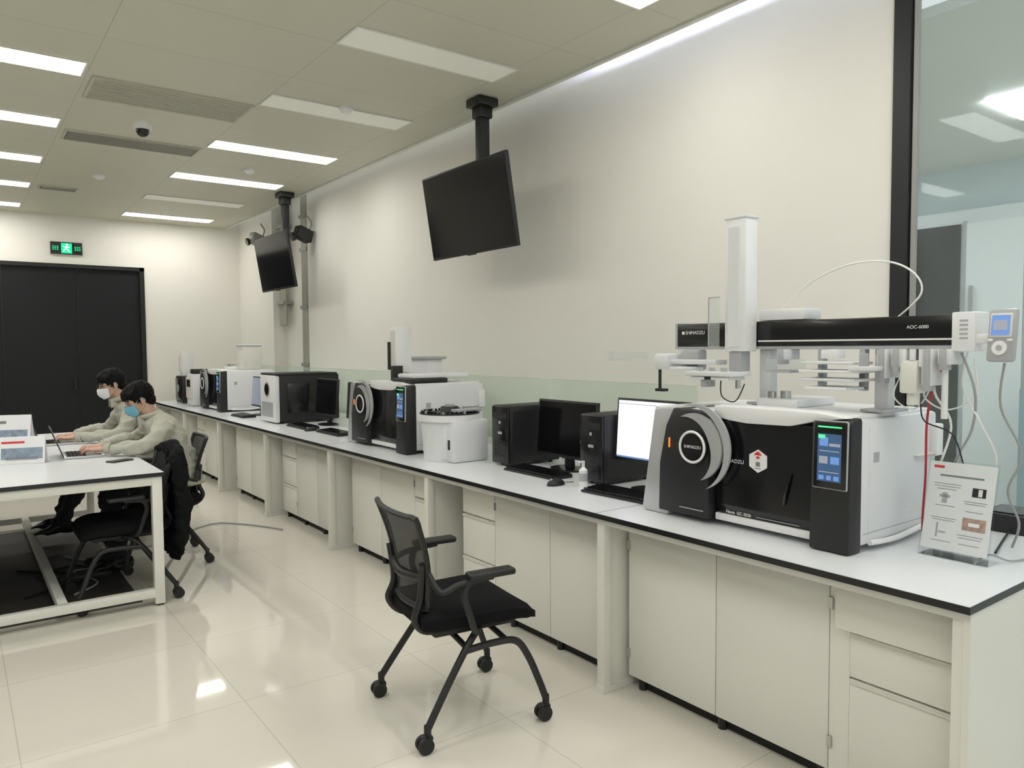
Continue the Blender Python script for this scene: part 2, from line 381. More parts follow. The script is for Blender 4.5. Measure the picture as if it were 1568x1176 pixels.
# ---------------------------------------------------------------- instruments
def gcms(xf,yn,lod=0,tower=False,side=M_inst):
    b=MB()
    G=.57
    b.bx(.03,.58,0,G,.02,.455,side,bev=.014)
    for x in (.08,.52):
        for y in (.05,.5,.63,.88): b.cyl((x,y,0.0005),(x,y,.025),.02,M_mblack,seg=12)
    b.bx(.08,.081,-.001,.001,.05,.43,M_cab2); b.bx(.05,.55,-.0015,.001,.06,.063,M_inst2)
    b.box((.13,-.001,.32),(.035,.002,.035),M_inst2); b.box((.55,-.012,.35),(.05,.03,.12),M_wht,bev=.006)
    b.bx(.30,.50,-.002,.001,.10,.103,M_cab2); b.bx(.40,.56,-.02,.0,.30,.302,M_cab2)
    b.tube([(.08,-.008,.03),(.25,-.012,.022),(.45,-.010,.035)],.010,M_wht)
    # black door
    b.prism([(-.012,.085),(-.004,.42),(.03,.435),(.05,.44),(.05,.03),(.0,.03)],'y',.13,G-.002,M_gblack,bev=.004)
    pts=[(G,.43),(G,.475),(.14,.475),(.02,.46),(.14,.443),(.24,.418),(.42,.414),(.5,.42)]
    b.prism(pts,'x',-.022,.10,M_wht,bev=.004)
    b.bx(.04,.56,.02,G-.01,.452,.468,M_wht,bev=.006)
    b.prism([(-.014,.022),(-.014,.05),(.05,.05),(.05,.02)],'y',.13,G-.002,M_wht,bev=.003)
    # screen column
    b.prism([(-.045,.003),(-.03,.44),(-.02,.455),(.03,.462),(.04,.455),(.04,.0005),(.0,.0005)],'y',.0,.145,M_mblack,bev=.008)
    T=Matrix.Translation((-.038,.070,.335))@Euler((0,math.radians(1.5),0)).to_matrix().to_4x4()
    b.box((0,0,0),(.012,.126,.235),M_inst2,bev=.012,M=T); b.box((-.003,0,0),(.012,.121,.230),M_gblack,bev=.012,M=T)
    b.bx(-.0100,-.0085,-.043,.043,-.090,.072,M_scrblue,M=T)
    b.bx(-.0105,-.0095,-.043,.043,.093,.098,M_green,M=T)
    for (y0,y1,z0,z1,mm) in ((-.039,.0,.03,.04,M_uigrey),(.005,.036,.03,.06,M_uibl),(-.036,-.005,-.03,-.005,M_uibl),(.005,.036,-.03,-.005,M_uigrey),(-.036,.036,-.06,-.057,M_uigrey),(-.036,-.018,-.085,-.07,M_uibl),(-.008,.008,-.085,-.07,M_uibl),(.018,.036,-.085,-.07,M_uibl),(-.035,.035,.012,.015,M_uigrey),(.016,.04,.056,.068,M_green)):
        b.bx(-.0109,-.0099,y0,y1,z0,z1,mm,M=T)
    if lod==0:
        hx=[(.375+.044*math.cos(math.radians(a+30)),.275+.044*math.sin(math.radians(a+30))) for a in range(0,360,60)]
        b.prism(hx,'x',-.0125,-.009,M_wht); b.prism([(.375-.018,.297),(.375+.018,.297),(.375+.004,.311),(.375-.004,.311)],'x',-.0132,-.012,M_red)
        b.bx(-.0132,-.012,.368,.382,.284,.293,M_red); b.bx(-.0132,-.012,.366,.384,.255,.272,M_ink); b.bx(-.0132,-.012,.362,.388,.246,.249,M_ink)
        b.tube([(-.013,.262,.13),(-.02,.25,.18),(-.013,.235,.245)],.006,M_gblack)
        b.text('SHIMADZU',.021,faceM(-.0115,.49,.262),M_wht); b.box((-.0105,.545,.262),(.003,.012,.012),M_wht)
        b.text('Nexis  GC-2030',.017,faceM(-.0125,.46,.062),M_wht); b.bx(-.0135,-.012,.20,.38,.061,.063,M_silver)
    # mass spectrometer
    b.bx(.03,.60,.578,.93,.02,.44,side,bev=.012)
    b.prism([(.93,.0005),(.945,.02),(.875,.445),(.80,.455),(.74,.455),(.80,.0005)],'x',-.03,.25,M_silver,bev=.006)
    b.prism([(.578,.02),(.578,.445),(.76,.455),(.80,.38),(.835,.22),(.84,.02)],'x',-.045,.2,M_mblack,bev=.008)
    b.bx(.0,.59,.59,.90,.44,.452,M_wht,bev=.005)
    cy,cz=.645,.305
    b.sector(cy,cz,.078,.135,60,255,-.054,-.04,M_silver,r1b=True)
    b.sector(cy,cz,.140,.172,70,250,-.050,-.04,M_inst2,r1b=True)
    b.cyl((-.046,cy,cz),(-.062,cy,cz),.068,M_mblack,seg=48)
    b.tube([( -.064,cy+.061*math.cos(a*math.pi/18),cz+.061*math.sin(a*math.pi/18)) for a in range(36)],.0055,M_wht,n=1,closed=True,smooth=False)
    b.cyl((-.062,cy,cz),(-.066,cy,cz),.052,M_gblack,seg=48)
    if lod==0: b.text('SHIMADZU',.017,faceM(-.0668,cy-.004,cz),M_wht)
    b.bx(-.050,-.044,.775,.780,.29,.33,M_orange)
    b.bx(-.052,-.04,.60,.72,.05,.053,M_silver)
    b.bx(-.02,.1,.60,.86,.015,.035,M_inst2)
    b.bx(.15,.42,.32,.50,.468,.50,M_wht,bev=.006); b.cyl((.2,.40,.5),(.2,.40,.53),.02,M_steel); b.cyl((.2,.46,.5),(.2,.46,.525),.018,M_steel)
    if tower:
        b.bx(.12,.24,.42,.52,.47,.86,M_wht,bev=.006); b.bx(.115,.12,.44,.50,.55,.83,M_cab2); b.bx(.10,.12,.50,.52,.55,.75,M_mblack); b.bx(.08,.16,.40,.44,.47,.58,M_mblack,bev=.004)
        b.bx(.02,.30,.02,.30,.468,.50,M_mblack,bev=.008); b.bx(.05,.5,.06,.28,.50,.53,M_wht,bev=.01); b.bx(.45,.58,.55,.8,.45,.62,M_wht,bev=.008); b.bx(.42,.6,.52,.9,.62,.64,M_inst2,bev=.004)
    return b.obj('gas_chromatograph',(xf,yn,TZ+.0005))
gcms(2.42,1.317)
gcms(2.42,4.36,lod=1,tower=True)
gcms(2.42,8.62,lod=1)
b=MB(); b.bx(0,.22,0,.24,.0305,.30,M_cab2,bev=.012); b.bx(-.01,.23,-.01,.25,.30,.32,M_inst,bev=.006); b.bx(-.004,.0,.04,.2,.1,.25,M_cab); b.obj('sample_injector_unit',(2.66,8.70,TZ+.4405))
# near autosampler
b=MB()
ZB=1.495
b.bx(2.60,2.69,1.10,2.25,ZB,ZB+.10,M_gblack,bev=.004)
b.bx(2.597,2.60,1.10,1.83,ZB+.018,ZB+.024,M_wht); b.bx(2.60,2.69,1.10,2.25,ZB-.012,ZB,M_inst2)
b.bx(2.59,2.70,1.03,1.10,ZB-.02,ZB+.107,M_wht,bev=.005)
for k in range(5): b.bx(2.589,2.591,1.05,1.075,ZB+.02+k*.014,ZB+.026+k*.014,M_inst2)
b.bx(2.60,2.69,2.25,2.262,ZB-.01,ZB+.103,M_inst2)
b.text('SHIMADZU',.021,faceM(2.5985,2.15,ZB+.06),M_wht); b.box((2.599,2.215,ZB+.06),(.003,.013,.013),M_wht); b.text('AOC-6000',.016,faceM(2.5985,1.21,ZB+.062),M_wht)
b.bx(2.52,2.598,1.835,1.935,ZB-.02,2.005,M_wht,bev=.006); b.bx(2.516,2.602,1.83,1.94,2.003,2.013,M_inst,bev=.004); b.bx(2.514,2.521,1.862,1.915,ZB+.0,1.97,M_inst)
b.bx(2.60,2.72,1.63,1.83,ZB+.102,ZB+.145,M_inst,bev=.006)
b.bx(2.50,2.502,1.945,2.0,ZB+.0,ZB+.20,M_hazy)
for z in (ZB+.20,ZB+.0): b.bx(2.499,2.503,1.945,2.0,z-.002,z+.002,M_inst2)
b.bx(2.499,2.503,1.998,2.001,ZB,ZB+.2,M_inst2)
for y in (1.345,1.82):
    b.bx(2.63,2.68,y-.025,y+.025,1.2625,ZB-.012,M_inst,bev=.004); b.bx(2.58,2.73,y-.05,y+.05,1.2615,1.272,M_inst2,bev=.003)
b.bx(2.53,2.59,1.86,1.92,ZB-.10,ZB-.02,M_inst2,bev=.004); b.cyl((2.55,1.89,ZB-.10),(2.55,1.89,ZB-.17),.010,M_steel,seg=12)
b.tube([(2.52,1.95,ZB-.13),(2.50,1.93,ZB-.20),(2.52,1.88,ZB-.22),(2.54,1.85,ZB-.15)],.0025,M_mblack)
b.bx(2.52,2.60,1.98,2.30,ZB-.075,ZB-.055,M_inst,bev=.003); b.bx(2.50,2.60,2.22,2.30,ZB-.10,ZB-.03,M_inst,bev=.012)
b.cyl((2.52,2.28,ZB-.09),(2.52,2.28,ZB-.19),.007,M_mblack,seg=10); b.box((2.52,2.27,ZB-.19),(.03,.05,.012),M_mblack)
b.bx(2.46,2.62,2.30,2.54,ZB-.06,ZB-.057,M_hazy); b.bx(2.46,2.463,2.30,2.54,ZB-.06,ZB-.02,M_hazy); b.bx(2.455,2.47,2.52,2.545,ZB-.065,ZB-.015,M_hazy)
b.bx(2.45,2.58,1.85,2.08,ZB-.12,ZB-.10,M_inst,bev=.003); b.bx(2.46,2.57,1.87,2.06,ZB-.135,ZB-.122,M_wht,bev=.003); b.bx(2.46,2.56,2.08,2.17,ZB-.10,ZB-.085,M_inst,bev=.003)
for k in range(6): b.cyl((2.47+.02*(k%2),1.89+.03*k,ZB-.10),(2.47+.02*(k%2),1.89+.03*k,ZB-.085),.008,M_inst2,seg=10)
b.box((2.459,1.97,ZB-.128),(.003,.03,.012),M_mblack); b.box((2.50,2.0,ZB-.15),(.06,.03,.03),M_inst2,bev=.004)
b.bx(2.56,2.62,2.10,2.20,ZB-.10,ZB-.012,M_inst2,bev=.01)
for k,(dz,w) in enumerate(((.055,.11),(.085,.12),(.115,.12),(.145,.09))):
    b.bx(2.48,2.62,1.48-w,1.48+w*.8,ZB-dz-.010,ZB-dz,M_wht if k%2 else M_inst,bev=.003)
for y in (1.40,1.56): b.bx(2.60,2.63,y-.01,y+.01,ZB-.16,ZB-.012,M_inst2)
b.bx(2.50,2.56,1.44,1.50,ZB-.045,ZB-.013,M_wht,bev=.004)
b.bx(2.52,2.60,1.62,1.74,ZB-.09,ZB-.05,M_hazy); b.bx(2.51,2.6,1.63,1.73,ZB-.10,ZB-.09,M_inst2)
b.bx(2.47,2.56,1.30,1.38,ZB-.085,ZB-.07,M_inst,bev=.002); b.box((2.50,1.34,ZB-.05),(.03,.02,.05),M_inst2,bev=.003)
for y,h in ((1.31,.10),(1.26,.06),(1.70,.04),(1.16,.12),(1.11,.05)):
    b.bx(2.56,2.66,y-.018,y+.018,ZB-.012-h,ZB-.012,M_inst,bev=.004); b.bx(2.55,2.60,y-.010,y+.010,ZB-.03-h,ZB-.012,M_inst2,bev=.003)
b.bx(2.56,2.64,1.19,1.25,ZB-.16,ZB-.05,M_cab,bev=.008); b.cyl((2.60,1.22,ZB-.16),(2.60,1.22,ZB-.2),.02,M_cab,seg=16)
for k in range(7): b.cyl((2.57,1.12+.03*k,ZB-.012),(2.57,1.12+.03*k,ZB-.05-.01*(k%3)),.010,M_wht,seg=12)
b.cyl((2.60,1.12,ZB-.012),(2.60,1.12,ZB-.24),.010,M_wht,seg=12)
b.tube([(2.66,1.80,1.60),(2.66,1.72,1.68),(2.66,1.62,1.75),(2.66,1.48,1.795),(2.66,1.34,1.79),(2.66,1.25,1.74),(2.66,1.23,1.67),(2.66,1.31,1.59)],.0035,M_tube,n=8)
T=Matrix.Translation((2.60,.955,1.525))@Euler((0,math.radians(6),math.radians(-8))).to_matrix().to_4x4()
b.box((0,0,0),(.022,.085,.165),M_inst2,bev=.012,M=T); b.box((-.012,0,.03),(.006,.066,.075),M_cab2,bev=.003,M=T); b.box((-.0155,0,.03),(.002,.054,.062),M_uibl,M=T)
b.box((-.017,0,.03),(.001,.040,.03),M_uigrey,M=T)
b.cyl((-.011,0,-.04),(-.016,0,-.04),.022,M_wht,M=T); b.cyl((-.016,0,-.04),(-.018,0,-.04),.009,M_inst2,M=T)
for k in (-1,1): b.box((-.012,.028*k,-.015),(.004,.014,.008),M_wht,M=T)
b.bx(2.60,2.64,.99,1.035,1.50,1.53,M_wht,bev=.004)
def cab(pts,m,r=.003): b.tube(pts,r,m)
cab([(2.60,1.10,1.47),(2.63,1.16,1.38),(2.66,1.20,1.25),(2.70,1.22,1.05),(2.76,1.25,TZ+.03),(2.90,1.24,TZ+.02)],M_redc,.004)
cab([(2.62,1.08,1.47),(2.60,1.03,1.35),(2.66,1.06,1.22),(2.72,1.14,1.05),(2.80,1.10,TZ+.01)],M_cabl,.004)
cab([(2.62,1.06,1.48),(2.66,1.09,1.36),(2.62,1.02,1.25),(2.70,1.00,1.12),(2.78,1.08,1.0),(2.9,1.15,TZ+.01)],M_tube)
cab([(2.62,1.15,1.46),(2.64,1.17,1.34),(2.70,1.14,1.22),(2.72,1.20,1.0),(2.85,1.22,TZ+.01)],M_tube,.004)
cab([(2.61,1.12,1.40),(2.63,1.20,1.33),(2.66,1.14,1.28),(2.68,1.06,1.33),(2.64,1.05,1.45)],M_tube)
cab([(2.62,.955,1.44),(2.64,.97,1.30),(2.70,.93,1.15),(2.74,.98,1.02),(2.84,.98,.90),(2.9,1.02,TZ+.01)],M_cabl,.004)
cab([(2.61,1.20,1.30),(2.62,1.19,1.24),(2.66,1.12,1.20),(2.70,1.10,1.10)],M_mblack,.0025)
cab([(2.60,1.26,1.40),(2.59,1.28,1.32),(2.61,1.22,1.28),(2.64,1.18,1.36),(2.63,1.16,1.46)],M_tube,.0025)
b.obj('robotic_autosampler')
b=MB(); b.bx(0,.20,0,.16,.0005,.07,M_mblack,bev=.006); b.bx(.02,.18,.02,.14,.07,.075,M_gblack); b.tube([(0,.05,.02),(-.15,.02,.008),(-.35,-.03,.008)],.004,M_mblack); b.obj('power_adapter_box',(3.14,1.06,TZ))
# acrylic sign
def page(b,M,w,h,m=M_paper,kind=0):
    b.box((0,0,0),(w,h,.0008),m,M=M)
    if kind==0:
        b.box((-w*.36,h*.44,.0008),(w*.16,h*.03,.0006),M_red,M=M)
        b.box((0,h*.345,.0008),(w*.66,.006,.0006),M_ink,M=M)
        for i,(lx,yy,ww) in enumerate(((-.2,.25,.42),(-.2,.22,.40),(-.2,.19,.3),(.24,.08,.34),(.24,.055,.30),(-.2,-.0,.3),(.24,-.03,.26),(-.2,-.14,.38),(-.2,-.165,.34),(.22,-.30,.38),(.22,-.33,.34),(-.2,-.40,.3),(.22,-.40,.3))):
            b.box((lx*w,yy*h,.0008),(ww*w,.0018,.0006),M_ink,M=M)
        b.box((w*.28,h*.19,.0008),(w*.2,h*.10,.0006),M_mblack,M=M); b.box((w*.30,h*.19,.0012),(w*.06,h*.08,.0006),M_cab,M=M)
        b.box((w*.26,-h*.17,.0008),(w*.34,h*.14,.0006),M_pic,M=M); b.box((w*.26,-h*.17,.0012),(w*.16,h*.04,.0006),M_paper,M=M)
        b.box((-w*.22,h*.09,.0008),(w*.08,h*.12,.0006),M_inst2,M=M); b.box((-w*.22,h*.11,.0008),(w*.16,h*.03,.0006),M_inst2,M=M)
        b.box((-w*.28,-h*.28,.0008),(w*.03,h*.16,.0006),M_inst2,M=M); b.box((-w*.2,-h*.3,.0008),(w*.12,h*.02,.0006),M_inst2,M=M)
    else:
        b.box((0,-h*.12,.0008),(w*.9,h*.42,.0006),M_pic2,M=M)
        b.box((-w*.2,h*.3,.0008),(w*.5,h*.08,.0006),M_red if kind==2 else M_ink,M=M)
        for k in range(4): b.box((0,h*(-.38-.03*k)+.02,.0012),(w*.7,.003,.0006),M_ink,M=M)
b=MB()
R=Euler((0,math.radians(14),0)).to_matrix().to_4x4()
T=Matrix.Translation((2.600,1.09,TZ+.004))@R
b.bx(0,.003,-.108,.108,0,.325,M_acry,M=T); b.bx(.005,.008,-.108,.108,0,.325,M_acry,M=T)
b.bx(0,.10,-.108,.108,.0005,.0035,M_acry,M=Matrix.Translation((2.60,1.09,TZ)))
page(b,T@faceM(.0040,0,.172),.205,.293)
b.tube([(2.60,1.02,TZ+.006),(2.66,1.0,TZ+.03),(2.72,.96,TZ+.008),(2.85,.93,TZ+.006)],.003,M_cabl)
b.obj('acrylic_sign_holder')
# carousel sampler
b=MB()
b.cyl((0,0,.001),(0,0,.25),.165,M_inst,r2=.185,seg=48); b.bx(-.10,.16,-.20,.0,.001,.26,M_inst,bev=.012); b.bx(-.13,-.05,-.14,.05,.02,.24,M_inst,bev=.01)
b.cyl((0,0,.25),(0,0,.29),.20,M_wht,r2=.205,seg=48); b.cyl((0,0,.29),(0,0,.298),.19,M_mblack,seg=48)
for rr,nn in ((.175,40),(.145,34)):
    for k in range(nn):
        a=2*math.pi*k/nn; b.cyl((rr*math.cos(a),rr*math.sin(a),.298),(rr*math.cos(a),rr*math.sin(a),.312),.007,M_gblack if k%5 else M_inst2,seg=6)
b.cyl((0,0,.298),(0,0,.335),.07,M_mblack,r2=.055,seg=32); b.cyl((0,0,.335),(0,0,.35),.03,M_inst2,seg=24)
b.bx(-.104,-.10,-.16,-.10,.08,.14,M_mblack)
b.box((.05,-.12,.315),(.2,.05,.02),M_inst2,bev=.004)
b.obj('carousel_autosampler',(2.53,4.06,TZ))
def pc(x,y,w=.175,h=.36,d=.38):
    b=MB(); b.bx(0,d,0,w,.012,h,M_mblack,bev=.006); b.bx(-.012,0,.004,w-.004,.014,h-.004,M_gblack,bev=.005)
    for xx in (.05,d-.05):
        for yy in (.03,w-.03): b.cyl((xx,yy,.0005),(xx,yy,.013),.012,M_rub,seg=10)
    b.bx(-.0135,-.012,.02,w-.02,h-.075,h-.04,M_mblack); b.cyl((-.012,w/2,h-.10),(-.015,w/2,h-.10),.009,M_silver)
    for k in range(8): b.bx(-.0135,-.012,.03,w-.03,.06+k*.012,.065+k*.012,M_mblack)
    b.bx(-.0137,-.0125,w/2-.02,w/2+.02,.19,.205,M_inst2)
    b.bx(.02,d-.03,-.0012,.0,.03,h-.03,M_mblack)
    b.obj('computer_tower',(x,y,TZ))
pc(2.62,3.535); pc(2.63,2.75)
def monitor(x,yc,w,h,zb,scr=M_scr,rz=0):
    b=MB(); T=Euler((0,math.radians(4),0)).to_matrix().to_4x4(); T.translation=V((0,0,zb-TZ))
    b.bx(0,.022,-w/2,w/2,0,h,M_mblack,bev=.004,M=T); b.bx(.02,.05,-w*.3,w*.3,h*.2,h*.75,M_mblack,bev=.012,M=T)
    b.bx(-.0012,.0005,-w/2+.012,w/2-.012,.018,h-.012,scr,M=T)
    if scr is M_scron:
        b.bx(-.0016,-.001,-w/2+.012,w/2-.012,.018,.026,M_uibl,M=T); b.bx(-.0016,-.001,-w*.1,w/2-.012,h-.03,h-.027,M_uigrey,M=T)
        for k in range(3): b.bx(-.0016,-.001,w*.12,w*.40,h*.35+k*.04,h*.352+k*.04,M_uigrey,M=T)
        b.bx(-.0016,-.001,w*.1,w*.102,h*.15,h*.9,M_uigrey,M=T)
    b.prism([(.03,.01),(.06,.01),(.045,zb-TZ+h*.5),(.03,zb-TZ+h*.5)],'y',-.03,.03,M_mblack,bev=.003)
    bb=bmesh.new(); ringtube(bb,[(.03,0,.0005),(.03,0,.010),(.03,0,.014)],[.09,.09,.07],[.12,.12,.1],side=(1,0,0),seg=32); b.add(bb,M_gblack)
    b.obj('computer_monitor',(x,yc,TZ),rz)
monitor(2.80,3.26,.51,.33,.86,rz=0)
monitor(2.69,2.505,.465,.315,.925,scr=M_scron)
monitor(2.78,5.95,.48,.32,.88); monitor(2.74,6.56,.48,.34,.88)
monitor(2.60,8.02,.44,.32,.88,scr=M_scrgrey); monitor(2.62,7.62,.30,.30,.88)
def keyboard(x,yc,L=.44,rz=0,m=M_mblack):
    b=MB(); b.prism([(-.07,.001),(-.07,.012),(.07,.022),(.07,.001)],'y',-L/2,L/2,m,bev=.002)
    n=int(L/.022)
    for r in range(5):
        for k in range(n):
            b.box((-.052+r*.026,-L/2+.02+k*(L-.04)/(n-1),.020+r*.0018),(.02,.017,.006),M_gblack)
    b.obj('computer_keyboard',(x,yc,TZ),rz)
keyboard(2.60,3.26); keyboard(2.52,2.50,rz=.05); keyboard(2.52,5.85); keyboard(2.50,6.5); keyboard(2.42,7.95,L=.4)
def mouse(x,y,z=TZ):
    b=MB(); bb=bmesh.new(); ball(bb,(0,0,.004),(.055,.032,.03)); bmesh.ops.bisect_plane(bb,geom=bb.verts[:]+bb.edges[:]+bb.faces[:],plane_co=(0,0,.001),plane_no=(0,0,1),clear_inner=True); bmesh.ops.holes_fill(bb,edges=bb.edges[:]); b.add(bb,M_mblack)
    b.cyl((-.03,-.004,.03),(-.03,.004,.03),.007,M_inst2,seg=12); b.tube([(.05,0,.008),(.08,.02,.004),(.12,0,.004)],.002,M_mblack); b.obj('computer_mouse',(x,y,z))
mouse(2.46,2.93); mouse(2.45,6.18)
b=MB(); b.cyl((0,0,.0005),(0,0,.085),.022,M_wht); b.cyl((0,0,.085),(0,0,.10),.022,M_wht,r2=.008); b.cyl((0,0,.10),(0,0,.125),.008,M_wht); b.box((-.012,0,.128),(.035,.012,.008),M_wht); b.cyl((0,0,.03),(0,0,.07),.0225,M_inst2); b.obj('sanitizer_bottle',(2.54,2.81,TZ))
b=MB(); b.tube([(2.68,2.975,TZ+.005),(2.70,2.97,TZ+.10),(2.70,2.975,TZ+.2),(2.74,2.96,TZ+.12),(2.78,2.97,TZ+.005)],.003,M_tube); b.tube([(2.70,2.98,TZ+.005),(2.66,2.97,TZ+.05),(2.72,2.96,TZ+.09),(2.8,2.98,TZ+.01)],.003,M_cabl); b.box((2.70,2.97,TZ+.20),(.05,.03,.02),M_wht,bev=.004); b.obj('desk_cables')
# big analyser with black side
b=MB()
b.bx(.03,.62,0,.41,.02,.46,M_mblack,bev=.01); b.bx(-.01,.60,-.006,.416,.455,.475,M_mblack,bev=.006)
b.bx(-.02,.03,-.002,.412,.012,.455,M_wht,bev=.014); b.cyl((-.02,.2,.32),(-.026,.2,.32),.07,M_silver,seg=32); b.cyl((-.026,.2,.32),(-.03,.2,.32),.055,M_gblack,seg=32)
b.bx(-.023,-.019,.05,.36,.06,.2,M_inst2); b.bx(.1,.5,-.012,0,.1,.38,M_gblack,bev=.004)
for x in (.06,.55):
    for y in (.05,.36): b.cyl((x,y,.0005),(x,y,.025),.02,M_rub,seg=10)
b.obj('laboratory_analyzer',(2.42,6.92,TZ))
b=MB(); b.bx(0,.45,0,.30,.012,.40,M_inst,bev=.015); b.bx(-.015,.0,.02,.28,.10,.36,M_cab2,bev=.01); b.bx(-.02,-.014,.06,.22,.24,.33,M_gblack); b.bx(.02,.2,.05,.2,.40,.46,M_mblack,bev=.01); b.bx(-.01,.4,.0,.30,.001,.02,M_inst2); b.obj('laboratory_analyzer',(2.36,9.72,TZ))
b=MB(); b.bx(0,.45,0,.34,.012,.36,M_mblack,bev=.015); b.bx(-.012,.0,.03,.31,.05,.33,M_gblack,bev=.01); b.bx(.02,.16,.05,.17,.36,.68,M_wht,bev=.008); b.bx(.0,.02,.08,.14,.42,.62,M_cab2); b.bx(.0,.4,.02,.3,.001,.02,M_inst2)
b.bx(.05,.15,.20,.26,.36,.44,M_mblack,bev=.01); b.cyl((-.012,.17,.2),(-.02,.17,.2),.05,M_silver); b.obj('laboratory_analyzer',(2.36,10.25,TZ))

# ---------------------------------------------------------------- chairs
def chair(loc,rz):
    b=MB()
    bb=bmesh.new(); n=16
    def sp(u,v,top):
        x=-.235+.475*u; k=max(0,(u-.72)/.28)
        w=.25-.03*(1-u)
        ex=(abs(2*u-1))**6; ey=(abs(2*v-1))**6
        y=(2*v-1)*w*(1-.12*ex)
        z=.500-.035*k*k - .012*(1-(2*v-1)**2)*(1-(2*u-1)**2)
        if top: z-=.030*max(ex,ey)
        else: z=z-.098+.026*max(ex,ey)+.015*k
        return (x,y,z)
    top=[[bb.verts.new(sp(i/n,j/n,True)) for j in range(n+1)] for i in range(n+1)]
    bot=[[bb.verts.new(sp(i/n,j/n,False)) for j in range(n+1)] for i in range(n+1)]
    for i in range(n):
        for j in range(n):
            bb.faces.new((top[i][j],top[i+1][j],top[i+1][j+1],top[i][j+1])); bb.faces.new((bot[i][j],bot[i][j+1],bot[i+1][j+1],bot[i+1][j]))
    for i in range(n):
        bb.faces.new((top[i][0],bot[i][0],bot[i+1][0],top[i+1][0])); bb.faces.new((top[i+1][n],bot[i+1][n],bot[i][n],top[i][n]))
        bb.faces.new((top[0][i+1],bot[0][i+1],bot[0][i],top[0][i])); bb.faces.new((top[n][i],bot[n][i],bot[n][i+1],top[n][i+1]))
    bmesh.ops.recalc_face_normals(bb,faces=bb.faces[:])
    b.add(bb,M_fab)
    b.box((-.0,0,.395),(.36,.34,.03),M_mblack,bev=.01)
    def bp(u,v):
        w=.165+.055*v
        x=-.205-.065*v+.022*math.sin(v*math.pi)-.032*(1-u*u)
        return V((x,u*w,.50+.365*v))
    bb=bmesh.new(); nu,nv=12,10
    gr=[[bb.verts.new(bp(-1+2*i/nu,j/nv)) for i in range(nu+1)] for j in range(nv+1)]
    for j in range(nv):
        for i in range(nu): bb.faces.new((gr[j][i],gr[j][i+1],gr[j+1][i+1],gr[j+1][i]))
    b.add(bb,M_net)
    loop=[bp(-1+2*i/8,0) for i in range(9)]+[bp(1,j/8) for j in range(1,9)]+[bp(1-2*i/8,1) for i in range(1,9)]+[bp(-1,1-j/8) for j in range(1,8)]
    b.tube(loop,.012,M_mblack,n=2,closed=True)
    b.tube([bp(-.9,.33)+V((-.008,0,0)),bp(0,.30)+V((-.012,0,0)),bp(.9,.33)+V((-.008,0,0))],.016,M_mblack)
    for s in (-1,1):
        b.tube([(-.05,s*.12,.40),(-.19,s*.13,.40),(-.25,s*.15,.46),bp(s*.85,.12)+V((-.012,0,0)),bp(s*.95,.5)+V((-.012,0,0))],.015,M_mblack)
        b.tube([(-.02,s*.20,.40),(-.05,s*.255,.42),(-.08,s*.27,.50),(-.10,s*.272,.57),(-.07,s*.275,.618),(.02,s*.275,.625)],.014,M_mblack)
        b.tube([bp(s*1.0,.40),(-.19,s*.262,.59),(-.12,s*.272,.610),(0,s*.275,.622)],.012,M_mblack)
        b.box((.010,s*.275,.638),(.195,.062,.026),M_mblack,bev=.010,seg=3)
        b.tube([(.02,s*.16,.395),(-.02,s*.20,.385),(-.07,s*.225,.345),(-.16,s*.243,.22),(-.25,s*.262,.085)],.0145,M_mblack)
        b.tube([(-.075,s*.228,.335),(.05,s*.232,.345),(.14,s*.236,.335),(.19,s*.243,.27),(.235,s*.256,.16),(.262,s*.262,.085)],.0145,M_mblack)
        for x in (-.25,.262):
            b.cyl((x,s*.262,.10),(x,s*.262,.06),.014,M_mblack,seg=12)
            for q in (-1,1): b.cyl((x-.012,s*.262+q*.006,.0305),(x-.012,s*.262+q*.023,.0305),.030,M_rub,seg=20)
            b.sph((x-.006,s*.262,.046),(.029,.013,.024),M_mblack,u=12,v=8)
    b.tube([(-.07,-.225,.345),(-.07,0,.36),(-.07,.225,.345)],.012,M_mblack); b.tube([(.10,-.233,.345),(.10,0,.36),(.10,.233,.345)],.012,M_mblack)
    b.cyl((.0,0,.34),(.0,0,.40),.04,M_mblack)
    return b.obj('office_chair',loc,rz)
PI=math.pi
chair((1.65,2.595,0),math.radians(-8))
chair((.79,5.06,0),PI)
chair((1.16,5.74,0),PI-.06)
chair((1.18,6.66,0),PI)
chair((-.30,5.02,0),math.radians(5))
chair((-.32,6.3,0),math.radians(0))

# ---------------------------------------------------------------- work table
simple('under_table_shade',-.72,.86,4.84,7.35,0.0005,.004,M_shade)  # thin dark sheet standing in for the shaded floor under the table
b=MB(); tx0,tx1,ty0,ty1=-.75,.97,4.70,7.5; tz=.785
b.bx(tx0,tx1,ty0,ty1,tz-.024,tz-.001,M_edge); b.bx(tx0+.001,tx1-.001,ty0+.001,ty1-.001,tz-.0012,tz,M_top)
def beam(x0,x1,y0,y1,z0,z1): b.bx(x0,x1,y0,y1,z0,z1,M_cab,bev=.004)
for x in (tx0+.01,tx1-.065):
    for y in (ty0+.01,ty1-.065): beam(x,x+.055,y,y+.055,.01,tz-.024); b.cyl((x+.027,y+.027,0.0005),(x+.027,y+.027,.012),.02,M_mblack,seg=12)
for y in (ty0+.012,(ty0+ty1)/2-.028,ty1-.063): beam(tx0+.06,tx1-.06,y,y+.05,tz-.075,tz-.025)
for x in (tx0+.012,tx1-.063): beam(x,x+.05,ty0+.06,ty1-.06,tz-.075,tz-.025)
for y in (ty0+.012,ty1-.063): beam(tx0+.06,tx1-.06,y,y+.05,.05,.10)
for x in (.05,.42): beam(x,x+.05,ty0+.06,ty1-.06,.05,.10)
b.obj('work_table')
